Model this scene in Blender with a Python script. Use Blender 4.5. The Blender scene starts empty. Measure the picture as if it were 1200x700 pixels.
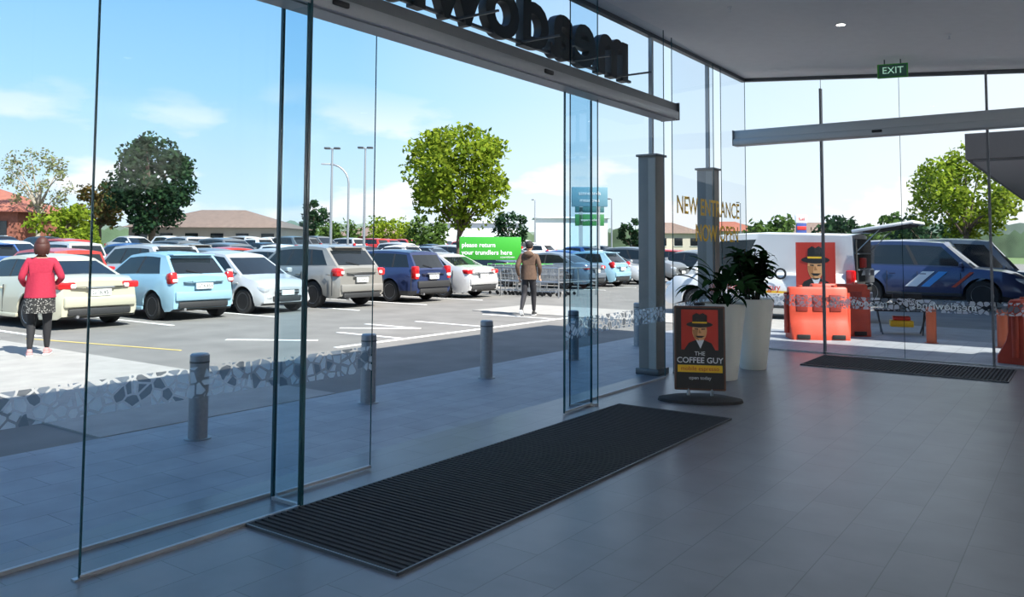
import bpy, bmesh, math, random
from mathutils import Vector, Matrix
random.seed(7)
R=math.radians
scene=bpy.context.scene
COL=scene.collection

# ------------------------------------------------------------------ materials
def nmat(name):
    m=bpy.data.materials.new(name); m.use_nodes=True
    nt=m.node_tree; nt.nodes.clear()
    out=nt.nodes.new('ShaderNodeOutputMaterial')
    return m,nt,out
def mat(name,col,rough=.5,metal=0,emit=0,var=0.0,scale=8,bump=0,coat=0,alpha=1):
    m,nt,out=nmat(name)
    b=nt.nodes.new('ShaderNodeBsdfPrincipled')
    b.inputs['Base Color'].default_value=(*col,1)
    b.inputs['Roughness'].default_value=rough
    b.inputs['Metallic'].default_value=metal
    if coat: b.inputs['Coat Weight'].default_value=coat
    if emit:
        b.inputs['Emission Color'].default_value=(*col,1); b.inputs['Emission Strength'].default_value=emit
    if var or bump:
        tc=nt.nodes.new('ShaderNodeTexCoord')
        n=nt.nodes.new('ShaderNodeTexNoise'); n.inputs['Scale'].default_value=scale; n.inputs['Detail'].default_value=5
        nt.links.new(tc.outputs['Object'],n.inputs['Vector'])
        if var:
            r=nt.nodes.new('ShaderNodeValToRGB')
            r.color_ramp.elements[0].position=.3; r.color_ramp.elements[1].position=.7
            r.color_ramp.elements[0].color=(*[c*(1-var) for c in col],1)
            r.color_ramp.elements[1].color=(*[min(1,c*(1+var)) for c in col],1)
            nt.links.new(n.outputs['Fac'],r.inputs['Fac']); nt.links.new(r.outputs['Color'],b.inputs['Base Color'])
        if bump:
            bp=nt.nodes.new('ShaderNodeBump'); bp.inputs['Strength'].default_value=bump; bp.inputs['Distance'].default_value=.02
            nt.links.new(n.outputs['Fac'],bp.inputs['Height']); nt.links.new(bp.outputs['Normal'],b.inputs['Normal'])
    nt.links.new(b.outputs[0],out.inputs[0])
    return m
def leafmat(name,col,tr=.4):
    m,nt,out=nmat(name)
    d=nt.nodes.new('ShaderNodeBsdfDiffuse'); t=nt.nodes.new('ShaderNodeBsdfTranslucent'); mx=nt.nodes.new('ShaderNodeMixShader')
    tc=nt.nodes.new('ShaderNodeTexCoord'); n=nt.nodes.new('ShaderNodeTexNoise'); n.inputs['Scale'].default_value=1.5
    nt.links.new(tc.outputs['Object'],n.inputs['Vector'])
    r=nt.nodes.new('ShaderNodeValToRGB')
    r.color_ramp.elements[0].position=.35; r.color_ramp.elements[1].position=.65
    r.color_ramp.elements[0].color=(*[c*.7 for c in col],1); r.color_ramp.elements[1].color=(*[min(1,c*1.25) for c in col],1)
    nt.links.new(n.outputs['Fac'],r.inputs['Fac'])
    nt.links.new(r.outputs[0],d.inputs[0]); nt.links.new(r.outputs[0],t.inputs[0])
    mx.inputs[0].default_value=tr
    nt.links.new(d.outputs[0],mx.inputs[1]); nt.links.new(t.outputs[0],mx.inputs[2]); nt.links.new(mx.outputs[0],out.inputs[0])
    return m
def tilemat(name,c1,c2,grout,rough,bw=.6,bh=.3):
    m,nt,out=nmat(name)
    tc=nt.nodes.new('ShaderNodeTexCoord')
    br=nt.nodes.new('ShaderNodeTexBrick')
    br.inputs['Color1'].default_value=(*c1,1); br.inputs['Color2'].default_value=(*c2,1); br.inputs['Mortar'].default_value=(*grout,1)
    br.inputs['Scale'].default_value=1; br.inputs['Mortar Size'].default_value=.003; br.inputs['Mortar Smooth'].default_value=.2
    br.inputs['Brick Width'].default_value=bw; br.inputs['Row Height'].default_value=bh
    mp=nt.nodes.new('ShaderNodeMapping'); mp.inputs['Rotation'].default_value=(0,0,R(90))
    nt.links.new(tc.outputs['Object'],mp.inputs[0]); nt.links.new(mp.outputs[0],br.inputs['Vector'])
    n=nt.nodes.new('ShaderNodeTexNoise'); n.inputs['Scale'].default_value=3; n.inputs['Detail'].default_value=8
    nt.links.new(tc.outputs['Object'],n.inputs['Vector'])
    mx=nt.nodes.new('ShaderNodeMixRGB'); mx.blend_type='MULTIPLY'; mx.inputs[0].default_value=.4
    r=nt.nodes.new('ShaderNodeValToRGB'); r.color_ramp.elements[0].color=(.55,.55,.55,1); r.color_ramp.elements[1].color=(1.2,1.2,1.2,1)
    r.color_ramp.elements[0].position=.3; r.color_ramp.elements[1].position=.7
    nt.links.new(n.outputs['Fac'],r.inputs[0]); nt.links.new(br.outputs['Color'],mx.inputs[1]); nt.links.new(r.outputs[0],mx.inputs[2])
    b=nt.nodes.new('ShaderNodeBsdfPrincipled'); b.inputs['Roughness'].default_value=rough
    nt.links.new(mx.outputs[0],b.inputs['Base Color'])
    bp=nt.nodes.new('ShaderNodeBump'); bp.inputs['Strength'].default_value=.2; bp.inputs['Distance'].default_value=.01; bp.invert=True
    nt.links.new(br.outputs['Fac'],bp.inputs['Height']); nt.links.new(bp.outputs['Normal'],b.inputs['Normal'])
    nt.links.new(b.outputs[0],out.inputs[0])
    return m
def glassmat(name,tint,refl=.38):
    m,nt,out=nmat(name)
    t=nt.nodes.new('ShaderNodeBsdfTransparent'); t.inputs[0].default_value=(*tint,1)
    g=nt.nodes.new('ShaderNodeBsdfGlossy'); g.inputs['Roughness'].default_value=.0; g.inputs[0].default_value=(refl,refl,refl,1)
    fr=nt.nodes.new('ShaderNodeFresnel'); fr.inputs[0].default_value=1.38
    mx=nt.nodes.new('ShaderNodeMixShader')
    nt.links.new(fr.outputs[0],mx.inputs[0]); nt.links.new(t.outputs[0],mx.inputs[1]); nt.links.new(g.outputs[0],mx.inputs[2])
    nt.links.new(mx.outputs[0],out.inputs[0]); return m
def filmmat(name,sc=9,dens=.75):
    m,nt,out=nmat(name)
    tc=nt.nodes.new('ShaderNodeTexCoord')
    v=nt.nodes.new('ShaderNodeTexVoronoi'); v.feature='DISTANCE_TO_EDGE'; v.inputs['Scale'].default_value=sc
    v2=nt.nodes.new('ShaderNodeTexVoronoi'); v2.feature='F1'; v2.inputs['Scale'].default_value=sc
    for q in (v,v2): nt.links.new(tc.outputs['Object'],q.inputs['Vector'])
    gt=nt.nodes.new('ShaderNodeMath'); gt.operation='GREATER_THAN'; gt.inputs[1].default_value=.09
    nt.links.new(v.outputs['Distance'],gt.inputs[0])
    cr=nt.nodes.new('ShaderNodeValToRGB'); cr.color_ramp.interpolation='CONSTANT'
    cr.color_ramp.elements[0].color=(.62,.68,.72,1); cr.color_ramp.elements[1].position=.75; cr.color_ramp.elements[1].color=(.16,.20,.23,1)
    sp=nt.nodes.new('ShaderNodeSeparateColor'); nt.links.new(v2.outputs['Color'],sp.inputs[0]); nt.links.new(sp.outputs[0],cr.inputs[0])
    mu=nt.nodes.new('ShaderNodeMath'); mu.operation='MULTIPLY'; mu.inputs[1].default_value=dens; nt.links.new(gt.outputs[0],mu.inputs[0])
    t=nt.nodes.new('ShaderNodeBsdfTransparent')
    d=nt.nodes.new('ShaderNodeBsdfDiffuse'); tl=nt.nodes.new('ShaderNodeBsdfTranslucent')
    nt.links.new(cr.outputs[0],d.inputs[0]); nt.links.new(cr.outputs[0],tl.inputs[0])
    m1=nt.nodes.new('ShaderNodeMixShader'); m1.inputs[0].default_value=.6
    nt.links.new(d.outputs[0],m1.inputs[1]); nt.links.new(tl.outputs[0],m1.inputs[2])
    mx=nt.nodes.new('ShaderNodeMixShader'); nt.links.new(mu.outputs[0],mx.inputs[0]); nt.links.new(t.outputs[0],mx.inputs[1]); nt.links.new(m1.outputs[0],mx.inputs[2])
    nt.links.new(mx.outputs[0],out.inputs[0]); return m

M_black=mat('black_plastic',(.012,.012,.013),.5)
M_rubber=mat('rubber',(.02,.02,.02),.85)
M_white=mat('white_gloss',(.75,.76,.78),.35)
M_steel=mat('brushed_steel',(.42,.44,.46),.38,.85,var=.08,scale=30)
M_bsteel=mat('bollard_steel',(.30,.32,.34),.45,.6,var=.08,scale=30)
M_dsteel=mat('dark_steel',(.1,.11,.12),.4,.6)
M_alu=mat('anodised_aluminium',(.42,.44,.46),.45,.3)
M_aludk=mat('aluminium_dark_grey',(.16,.17,.185),.5,.2)  # dark grey aluminium for near header, end caps and far posts
M_red=mat('red_paint',(.6,.035,.02),.4)
M_green=mat('sign_green',(.04,.33,.03),.4)
M_yellow=mat('sign_yellow',(.85,.5,.02),.45)
M_orange=mat('orange_plastic',(.50,.055,.025),.5,var=.1)
M_glass=glassmat('clear_glass',(.93,.97,.985))
M_glass2=glassmat('tinted_glass',(.72,.86,.93),.7)
M_gedge=mat('glass_edge',(.02,.08,.10),.2)
M_film=filmmat('frosted_leaf_film',15,.75)
M_filmw=mat('frosted_film_white',(.8,.85,.85),.6)

# ------------------------------------------------------------------ mesh builder
class MB:
    def __init__(s): s.v=[];s.f=[];s.m=[];s.mats=[]
    def mi(s,mt):
        if mt not in s.mats: s.mats.append(mt)
        return s.mats.index(mt)
    def add(s,vs,fs,mt,M=None):
        o=len(s.v)
        if M is not None: vs=[M@Vector(v) for v in vs]
        s.v+= [tuple(v) for v in vs]
        i=s.mi(mt) if not isinstance(mt,list) else None
        for k,f in enumerate(fs):
            s.f.append(tuple(o+a for a in f)); s.m.append(i if i is not None else s.mi(mt[k]))
    def bm(s,b,mt,M=None):
        b.verts.ensure_lookup_table()
        for i,v in enumerate(b.verts): v.index=i
        s.add([v.co.copy() for v in b.verts],[[v.index for v in f.verts] for f in b.faces],mt,M); b.free()
    def box(s,c,size,mt,rot=(0,0,0),bev=0,M=None,seg=2):
        T=Matrix.Translation(c)
        if any(rot): 
            from mathutils import Euler
            T=T@Euler(rot).to_matrix().to_4x4()
        if M is not None: T=M@T
        if bev:
            b=bmesh.new(); bmesh.ops.create_cube(b,size=1)
            for v in b.verts: v.co=Vector((v.co.x*size[0],v.co.y*size[1],v.co.z*size[2]))
            bmesh.ops.bevel(b,geom=list(b.edges),offset=bev,segments=seg,affect='EDGES',profile=.5)
            s.bm(b,mt,T)
        else:
            x,y,z=[a/2 for a in size]
            vs=[(-x,-y,-z),(x,-y,-z),(x,y,-z),(-x,y,-z),(-x,-y,z),(x,-y,z),(x,y,z),(-x,y,z)]
            s.add(vs,[(0,3,2,1),(4,5,6,7),(0,1,5,4),(1,2,6,5),(2,3,7,6),(3,0,4,7)],mt,T)
    def tube(s,pts,rad,mt,seg=8,M=None,cap=True):
        pts=[Vector(p) for p in pts]; n=len(pts)
        if not hasattr(rad,'__len__'): rad=[rad]*n
        vs=[];fs=[]
        up=Vector((0,0,1))
        for i,p in enumerate(pts):
            d=(pts[min(i+1,n-1)]-pts[max(i-1,0)])
            if d.length<1e-9: d=Vector((0,0,1))
            d.normalize()
            a=Vector((1,0,0)) if abs(d.z)>.9 else up
            e1=d.cross(a).normalized(); e2=d.cross(e1).normalized()
            for k in range(seg):
                t=2*math.pi*k/seg
                vs.append(p+(e1*math.cos(t)+e2*math.sin(t))*rad[i])
        for i in range(n-1):
            for k in range(seg):
                a=i*seg+k;b=i*seg+(k+1)%seg
                fs.append((a,b,b+seg,a+seg))
        if cap: fs.append(tuple(range(seg))); fs.append(tuple(range((n-1)*seg,n*seg)))
        s.add(vs,fs,mt,M)
    def lathe(s,prof,mt,seg=24,M=None,sx=1,sy=1):
        vs=[];fs=[]
        for r,z in prof:
            for k in range(seg):
                t=2*math.pi*k/seg; vs.append((r*math.cos(t)*sx,r*math.sin(t)*sy,z))
        for i in range(len(prof)-1):
            for k in range(seg):
                a=i*seg+k;b=i*seg+(k+1)%seg; fs.append((a,b,b+seg,a+seg))
        fs.append(tuple(range(seg))[::-1]); fs.append(tuple(range((len(prof)-1)*seg,len(prof)*seg)))
        s.add(vs,fs,mt,M)
    def ell(s,c,r,mt,M=None,u=16,w=10,rot=None):
        b=bmesh.new(); bmesh.ops.create_uvsphere(b,u_segments=u,v_segments=w,radius=1)
        T=Matrix.Translation(c)
        if rot is not None:
            from mathutils import Euler
            T=T@Euler(rot).to_matrix().to_4x4()
        T=T@Matrix.Diagonal((r[0],r[1],r[2],1))
        if M is not None: T=M@T
        s.bm(b,mt,T)
    def poly(s,pts,mt,M=None): s.add(pts,[tuple(range(len(pts)))],mt,M)
    def mesh(s,name,angle=38):
        me=bpy.data.meshes.new(name); me.from_pydata(s.v,[],s.f)
        for m in s.mats: me.materials.append(m)
        me.polygons.foreach_set('material_index',s.m)
        me.polygons.foreach_set('use_smooth',[True]*len(s.f))
        me.update()
        try: me.set_sharp_from_angle(angle=R(angle))
        except Exception: pass
        return me
    def obj(s,name,loc=(0,0,0),rz=0,angle=38):
        o=bpy.data.objects.new(name,s.mesh(name,angle)); COL.objects.link(o)
        o.location=loc; o.rotation_euler=(0,0,rz); return o
def text(mb,body,size,mt,M,ext=.003,off=0,align='CENTER',sx=1,sp=1):
    c=bpy.data.curves.new('t','FONT'); c.body=body; c.size=size; c.extrude=ext; c.offset=off; c.align_x=align; c.align_y='CENTER'
    c.space_character=sp; c.resolution_u=4
    o=bpy.data.objects.new('t',c); COL.objects.link(o)
    dg=bpy.context.evaluated_depsgraph_get(); me=bpy.data.meshes.new_from_object(o.evaluated_get(dg))
    vs=[(v.co.x*sx,-v.co.z,v.co.y) for v in me.vertices]; fs=[tuple(p.vertices) for p in me.polygons]
    mb.add(vs,fs,mt,M); bpy.data.objects.remove(o); bpy.data.meshes.remove(me)
def TR(x,y,z,rz=0): return Matrix.Translation((x,y,z))@Matrix.Rotation(rz,4,'Z')

# camera view helper: depth along the view axis / sideways offset -> world position
A=R(35.6); SA,CA=math.sin(A),math.cos(A)
def view_to_world(D,L): return (-D*SA+L*CA, D*CA+L*SA)
def gz(x):
    return -.02 + (0 if x>-25 else .03*min(45,-25-x))

# ------------------------------------------------------------------ ground
M_asph=mat('asphalt',(.175,.170,.160),.9,var=.16,scale=1.2,bump=.3)
M_grass=mat('grass_field',(.10,.16,.05),.95,var=.3,scale=.3)
M_conc=mat('concrete_path',(.33,.32,.30),.9,var=.1,scale=3,bump=.1)
xs=[-600,-300,-150,-100,-70,-50,-40,-32,-25,-20,-15,-10,-5,0,10,30,80,200]
ys=[-150,-60,-20,0,15,30,60,110,160,300,600]
mb=MB(); vs=[(x,y,gz(x)) for x in xs for y in ys]; ny=len(ys)
for i in range(len(xs)-1):
    for j in range(ny-1):
        a=i*ny+j
        mt=M_asph if (xs[i]>=-100 and ys[j+1]<=110) else M_grass
        mb.add([vs[a],vs[a+ny],vs[a+ny+1],vs[a+1]],[(0,1,2,3)],mt)
mb.obj('ground_carpark')
M_tile_in=tilemat('floor_tile_inside',(.128,.136,.152),(.146,.154,.17),(.065,.07,.08),.33)
M_tile_out=tilemat('floor_tile_outside',(.25,.27,.295),(.29,.31,.335),(.12,.13,.14),.55)
mb=MB(); mb.box((-.2,2.5,-.1),(8.9,21.2,.2),M_tile_in); mb.obj('floor')
mb=MB()
mb.box((-5.70,4.15,-.1),(2.1,24.3,.2),M_tile_out)
mb.box((-.2,14.7,-.1),(8.9,3.19,.2),M_tile_out)
mb.obj('paving_outside')
mb=MB(); mb.box((-5.9,17.6,-.095),(14,2.6,.19),M_conc); mb.box((-10.9,4.9,-.095),(8.2,2.6,.18),M_conc)
mb.obj('concrete_footpath')
# road paint
M_line=mat('road_paint_white',(.8,.8,.78),.7,var=.1,scale=6)
M_yl=mat('road_paint_yellow',(.62,.48,.16),.7)
mb=MB()
def strip(x0,y0,x1,y1,w=.1,m=M_line,z=-.015):
    d=Vector((x1-x0,y1-y0,0)); L=d.length; a=math.atan2(d.y,d.x)
    mb.box(((x0+x1)/2,(y0+y1)/2,z),(L,w,.008),m,rot=(0,0,a))
for k in range(-1,22):
    if k in(6,): continue
    strip(-15.2,9.45+2.56*(k-1),-19.9,9.45+2.56*(k-1))
strip(-19.9,4,-19.9,60)
strip(-9.9,9.0,-9.9,16.2); 
strip(-12.2,8.6,-10.9,9.5); strip(-12.2,11.2,-10.9,12.1); strip(-12.4,12.1,-10.9,12.1)
strip(-9.9,10.6,-11.6,10.6); strip(-9.9,13.2,-12,13.2); strip(-9.9,15.6,-12,15.6)
strip(-15.0,6.6,-11.5,7.3,.05,M_yl)
mb.obj('road_markings')

# ------------------------------------------------------------------ building shell
def cz(x): return 4.4-.083*(x+4.62)
M_ceil=mat('ceiling_plaster',(.84,.84,.84),.8,var=.02)
M_wall=mat('wall_plaster',(.55,.55,.54),.8,var=.03)
M_roof=mat('roof_metal',(.3,.3,.31),.6)
def prism(mb,x0,x1,y0,y1,zf0,zf1,mt):
    vs=[(x0,y0,zf0(x0)),(x1,y0,zf0(x1)),(x1,y1,zf0(x1)),(x0,y1,zf0(x0)),(x0,y0,zf1(x0)),(x1,y0,zf1(x1)),(x1,y1,zf1(x1)),(x0,y1,zf1(x0))]
    mb.add(vs,[(0,3,2,1),(4,5,6,7),(0,1,5,4),(1,2,6,5),(2,3,7,6),(3,0,4,7)],mt)
mb=MB(); prism(mb,-4.66,4.2,-8,13.1,cz,lambda x:cz(x)+.12,M_ceil); mb.obj('ceiling')
mb=MB(); mb.box((-.25,2.7,4.78),(9.4,22,.22),M_roof); mb.obj('roof')
mb=MB(); mb.box((4.15,2.5,2.2),(.2,21,4.4),M_wall); mb.obj('wall_right')
mb=MB(); mb.box((-.2,-8.05,2.2),(8.9,.2,4.4),M_wall); mb.obj('wall_back')
mb=MB()
mb.box((-4.62,2.5,4.375),(.07,21,.06),M_dsteel)
mb.obj('trim_left')
mb=MB(); prism(mb,-4.66,4,12.97,13.05,lambda x:cz(x)-.05,lambda x:cz(x)+.02,M_dsteel); mb.obj('trim_far')

def pane(mb,p0,p1,z0,z1,gm=M_glass,band=True,e0=True,e1=True,z1b=None,ew=.009):
    z1b=z1 if z1b is None else z1b
    x0,y0=p0;x1,y1=p1
    mb.poly([(x0,y0,z0),(x1,y1,z0),(x1,y1,z1b),(x0,y0,z1)],gm)
    for on,(x,y),zt in((e0,p0,z1),(e1,p1,z1b)):
        if on: mb.box((x,y,(z0+zt)/2),(ew,ew,zt-z0),M_gedge)
    L=math.hypot(x1-x0,y1-y0); a=math.atan2(y1-y0,x1-x0)
    mb.box(((x0+x1)/2,(y0+y1)/2,z0+.010),(L,.024,.020),M_alu,rot=(0,0,a))
    if band:
        n=Vector((y1-y0,-(x1-x0),0)).normalized()*.003
        mb.poly([(x0+n.x,y0+n.y,.70),(x1+n.x,y1+n.y,.70),(x1+n.x,y1+n.y,.88),(x0+n.x,y0+n.y,.88)],M_film)
# left wall glazing
mb=MB()
pane(mb,(-4.35,-8),(-4.35,-2.2),0,4.36); pane(mb,(-4.35,-2.2),(-4.35,3.45),0,4.36)
mb.obj('window_1')
mb=MB(); pane(mb,(-4.0,2.04),(-4.0,3.36),0,4.36,band=False); pane(mb,(-4.27,3.38),(-4.0,3.38),0,4.36,M_glass2,band=False,ew=.02); mb.obj('window_2')
mb=MB(); pane(mb,(-4.28,3.42),(-4.28,4.24),.01,3.2,e0=False,ew=.006); mb.obj('door_1')
mb=MB(); pane(mb,(-4.18,6.72),(-4.2,7.27),.01,3.13,M_glass2,ew=.016); mb.obj('door_2')
mb=MB(); pane(mb,(-4.35,7.1),(-4.35,9.35),0,4.36)
pane(mb,(-4.14,7.3),(-4.35,7.1),0,4.36,M_glass2,band=False)
mb.obj('window_3')
mb=MB(); pane(mb,(-4.42,9.75),(-4.55,11.5),0,4.36); pane(mb,(-4.55,11.8),(-4.6,13.0),0,4.36)
mb.obj('window_4')
mb=MB(); pane(mb,(-4.35,3.45),(-4.35,7.1),3.36,4.36,band=False,e0=False,e1=False); mb.obj('window_5')
# far wall glazing
mb=MB()
X=[-4.6,-3.39,-2.27,-1.15,1.2,4.05]
for i in range(5): pane(mb,(X[i],13.0),(X[i+1],13.0),0,cz(X[i])-.05,z1b=cz(X[i+1])-.05,ew=.006)
for x in(-3.39,-1.15): mb.box((x,13.0,2.05),(.028,.09,4.1),M_aludk)
mb.obj('window_6')
# columns
M_clad=mat('column_cladding',(.24,.225,.205),.5,.2,var=.08,scale=3)
M_clad2=mat('column_cladding_light',(.36,.35,.32),.5,.2)
for (x,y) in((-4.62,9.55),(-4.70,11.65)):
    mb=MB(); mb.box((0,0,1.4),(.26,.26,2.8),M_clad,bev=.02); mb.box((.07,-.133,1.4),(.1,.012,2.7),M_clad2); mb.box((0,0,2.79),(.3,.3,.03),M_dsteel,bev=.005)
    mb.box((0,0,.04),(.32,.32,.08),M_dsteel,bev=.01); mb.box((0,0,3.6),(.05,.05,1.6),M_alu); mb.obj('steel_column',(x,y,0))
# door headers
def header(name,M,L,z0,z1,body,depth=.2):
    mb=MB(); h=z1-z0
    mb.box((0,0,(z0+z1)/2+.02),(L,depth,h-.04),body,bev=.008,M=M)
    mb.box((0,-depth/2-.012,z0+.05),(L,.03,.10),M_alu,bev=.01,M=M)
    mb.box((0,0,z0+.005),(L-.02,depth*.9,.02),M_alu,M=M)
    for sx in(-1,1): mb.box((sx*L/2,-.01,(z0+z1)/2),(.012,depth+.04,h+.01),M_aludk,M=M)
    for k in(-.25,.1): mb.box((L*k,-depth/2-.03,z0+.06),(.14,.03,.04),M_black,bev=.01,M=M)
    return mb.obj(name)
header('sliding_door_header',TR(-4.12,5.42,0,R(90)),7.2,3.14,3.34,M_aludk)
header('sliding_door_header',TR(-.35,12.83,0,0),8.7,3.27,3.51,M_alu)
# letters outside
mb=MB(); text(mb,'meadowlands',1.0,M_black,Matrix.Identity(4),ext=.05,off=.024,align='LEFT',sx=1.08,sp=1.05)
mb.box((2.9,.0,-.29),(6.0,.04,.03),M_dsteel)
for k in range(6): mb.box((.3+k*1.05,.25,-.29),(.02,.5,.02),M_dsteel)
mb.obj('shop_sign_letters',(-4.85,9.3,4.05),R(-90))
# window lettering
mb=MB()
text(mb,'NEW ENTRANCE',.33,M_yellow,TR(0,0,2.16),ext=.001,align='CENTER',off=.004); text(mb,'NOW OPEN',.33,M_yellow,TR(.3,0,1.80),ext=.001,off=.004)
mb.obj('window_lettering',(-4.42,11.05,0),R(92))
mb=MB()
for x in(-2.9,-1.75): text(mb,'meadowlands',.15,M_filmw,TR(x,0,.79,0)@Matrix.Diagonal((-1,1,1,1)),ext=.001)
mb.obj('window_lettering',(0,12.985,0))

# mats
M_mat=mat('mat_base',(.006,.006,.007),.95); M_rib=mat('mat_rib',(.018,.019,.021),.85,var=.2,scale=20)
def doormat(name,x0,x1,y0,y1,pitch,alongx):
    mb=MB(); mb.box(((x0+x1)/2,(y0+y1)/2,.004),(x1-x0,y1-y0,.008),M_mat)
    if alongx:
        n=int((y1-y0)/pitch)
        for i in range(n): mb.box(((x0+x1)/2,y0+(i+.5)*pitch,.011),(x1-x0-.01,pitch*.55,.012),M_rib)
    else:
        n=int((x1-x0)/pitch)
        for i in range(n): mb.box((x0+(i+.5)*pitch,(y0+y1)/2,.011),(pitch*.55,y1-y0-.01,.012),M_rib)
    for (cx,cy,sx,sy) in((x0,(y0+y1)/2,.012,y1-y0),(x1,(y0+y1)/2,.012,y1-y0),((x0+x1)/2,y0,x1-x0,.012),((x0+x1)/2,y1,x1-x0,.012)):
        mb.box((cx,cy,.008),(sx,sy,.018),M_dsteel)
    return mb.obj(name)
doormat('entrance_mat',-3.98,-2.80,2.97,7.45,.045,True)
doormat('entrance_mat',-3.33,-.88,11.5,12.7,.045,False)
mb=MB(); mb.box((-4.0,2.66,.004),(.035,1.3,.008),M_steel); mb.obj('floor_track')

# exit sign, downlights, added fill uplighters
mb=MB(); mb.box((0,0,0),(.38,.05,.19),M_green,bev=.006)
mb.poly([(-.17,-.027,-.08),(.17,-.027,-.08),(.17,-.027,.08),(-.17,-.027,.08)],mat('exit_panel',(.015,.08,.055),.4,emit=.1))
text(mb,'EXIT',.13,mat('exit_text',(.5,.8,.65),.4,emit=.4),TR(0,-.03,0),ext=.002)
mb.tube([(-.1,0,.09),(-.1,0,.16)],.008,M_dsteel); mb.tube([(.1,0,.09),(.1,0,.16)],.008,M_dsteel)
mb.obj('exit_sign',(-2.15,11.9,4.03),R(14))
M_lamp=mat('lamp_glow',(1,.97,.9),.5,emit=9)
for (x,y) in((-2.3,9.74),(-2.3,5.2),(-2.3,.7),(1.5,9.7),(1.5,5.2),(1.5,.7),(1.5,-4),(-2.3,-4)):  # first is in view; the rest added unseen for floor bounce
    mb=MB(); mb.lathe([(.062,.0),(.062,-.012),(.05,-.015),(.05,0)],M_white,20); mb.lathe([(.046,-.013),(.046,-.008)],M_lamp,20)
    mb.obj('ceiling_downlight',(x,y,cz(x)))
    l=bpy.data.lights.new('downlight_fill_lamp','SPOT'); l.energy=36; l.spot_size=R(110); l.spot_blend=.8; l.shadow_soft_size=.05; l.color=(1,.97,.93)
    lo=bpy.data.objects.new('downlight_fill_lamp',l); COL.objects.link(lo); lo.location=(x,y,cz(x)-.03)
for (x,y) in((-1.3,10.6),(-3.2,8.6)):
    mb=MB(); mb.lathe([(.03,0),(.03,-.01),(.012,-.02),(.012,-.05),(.022,-.055),(.022,-.06)],M_white,12); mb.obj('ceiling_sprinkler',(x,y,cz(x)))
for (x,y,rz) in((3.98,10,0),(3.98,7,0),(3.98,3.5,0),(3.98,0,0),(3.98,-4,0),(1.5,-7.88,-90),(-2,-7.88,-90)):  # unseen uplighters added to brighten the ceiling
    mb=MB(); mb.lathe([(.03,-.12),(.09,-.02),(.12,.08),(.11,.08),(.08,0)],M_alu,20); mb.box((.05,0,-.02),(.14,.08,.12),M_alu,bev=.01); 
    mb.obj('fill_uplighter',(x-(.14 if rz==0 else 0),y+(.14 if rz else 0),2.4),R(rz))
    l=bpy.data.lights.new('fill_uplighter_lamp','SPOT'); l.energy=310; l.spot_size=R(155); l.spot_blend=.9; l.shadow_soft_size=.08; l.color=(1,.98,.95)
    lo=bpy.data.objects.new('fill_uplighter_lamp',l); COL.objects.link(lo); lo.location=(x-(.14 if rz==0 else 0),y+(.14 if rz else 0),2.5); lo.rotation_euler=(R(180),R(0 if rz else 35),0)

# bollards
def bollard(x,y,m=M_bsteel,h=.70,r=.078,name='bollard',top=None):
    mb=MB(); mb.lathe([(r+.03,0),(r+.03,.008),(r,.01),(r,h-.012),(r-.012,h),(0.001,h+.002)],m,28)
    mb.lathe([(r+.002,h-.075),(r+.002,h-.06)],M_dsteel,28)
    mb.obj(name,(x,y,0))
for y in(4.05,6.0,8.0,10.05,12.1): bollard(-6.1,y)
M_obol=mat('bollard_orange',(.50,.11,.045),.5)
bollard(-2.3,15.6,M_obol,.62,.08); bollard(-1.25,15.6,M_obol,.62,.08)

# ------------------------------------------------------------------ coffee posters
M_skin=mat('poster_skin',(.75,.38,.16),.6); M_pbk=mat('poster_black',(.01,.01,.01),.5); M_pred=mat('poster_red',(.5,.03,.015),.5); M_ptan=mat('poster_tan',(.45,.2,.07),.6)
def circ(cx,cz_,rx,rz,y,n=20,a0=0,a1=360): return [(cx+rx*math.cos(R(a0+(a1-a0)*i/n)),y,cz_+rz*math.sin(R(a0+(a1-a0)*i/n))) for i in range(n+(a1-a0<360))]
def poster(mb,M,w,h):
    def P(pts,y,m): mb.poly([(x*w,y,z*h) for x,z in pts],m,M)
    def C(cx,cz_,rx,rz,y,m,**k): mb.poly([(a*w,b,c*h) for a,b,c in circ(cx,cz_,rx,rz,y,**k)],m,M)
    P([(-.5,-.5),(.5,-.5),(.5,.5),(-.5,.5)],-.001,M_pred)
    P([(-.42,-.5),(-.3,-.33),(-.1,-.25),(.12,-.25),(.32,-.33),(.42,-.5)],-.002,M_pbk)
    P([(-.1,-.25),(.12,-.25),(.02,-.47)],-.003,M_white)
    C(0,-.02,.2,.27,-.003,M_skin)
    P([(-.2,0),(-.04,.0),(-.06,-.12),(-.02,-.27),(-.15,-.2)],-.004,M_ptan)
    P([(-.12,-.15),(.14,-.15),(.06,-.2),(-.05,-.2)],-.005,M_pbk)
    P([(-.02,.02),(.05,-.08),(-.03,-.09)],-.005,M_ptan)
    P([(-.14,.03),(-.04,.03),(-.04,.0),(-.14,.01)],-.005,M_pbk); P([(.05,.03),(.15,.03),(.15,.01),(.05,.0)],-.005,M_pbk)
    C(0,.13,.36,.075,-.006,M_pbk)
    P([(-.2,.14),(-.19,.36),(-.08,.42),(0,.38),(.09,.42),(.2,.36),(.2,.14)],-.007,M_pbk)
    P([(-.2,.16),(.2,.16),(.2,.2),(-.2,.2)],-.008,M_yellow)
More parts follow.
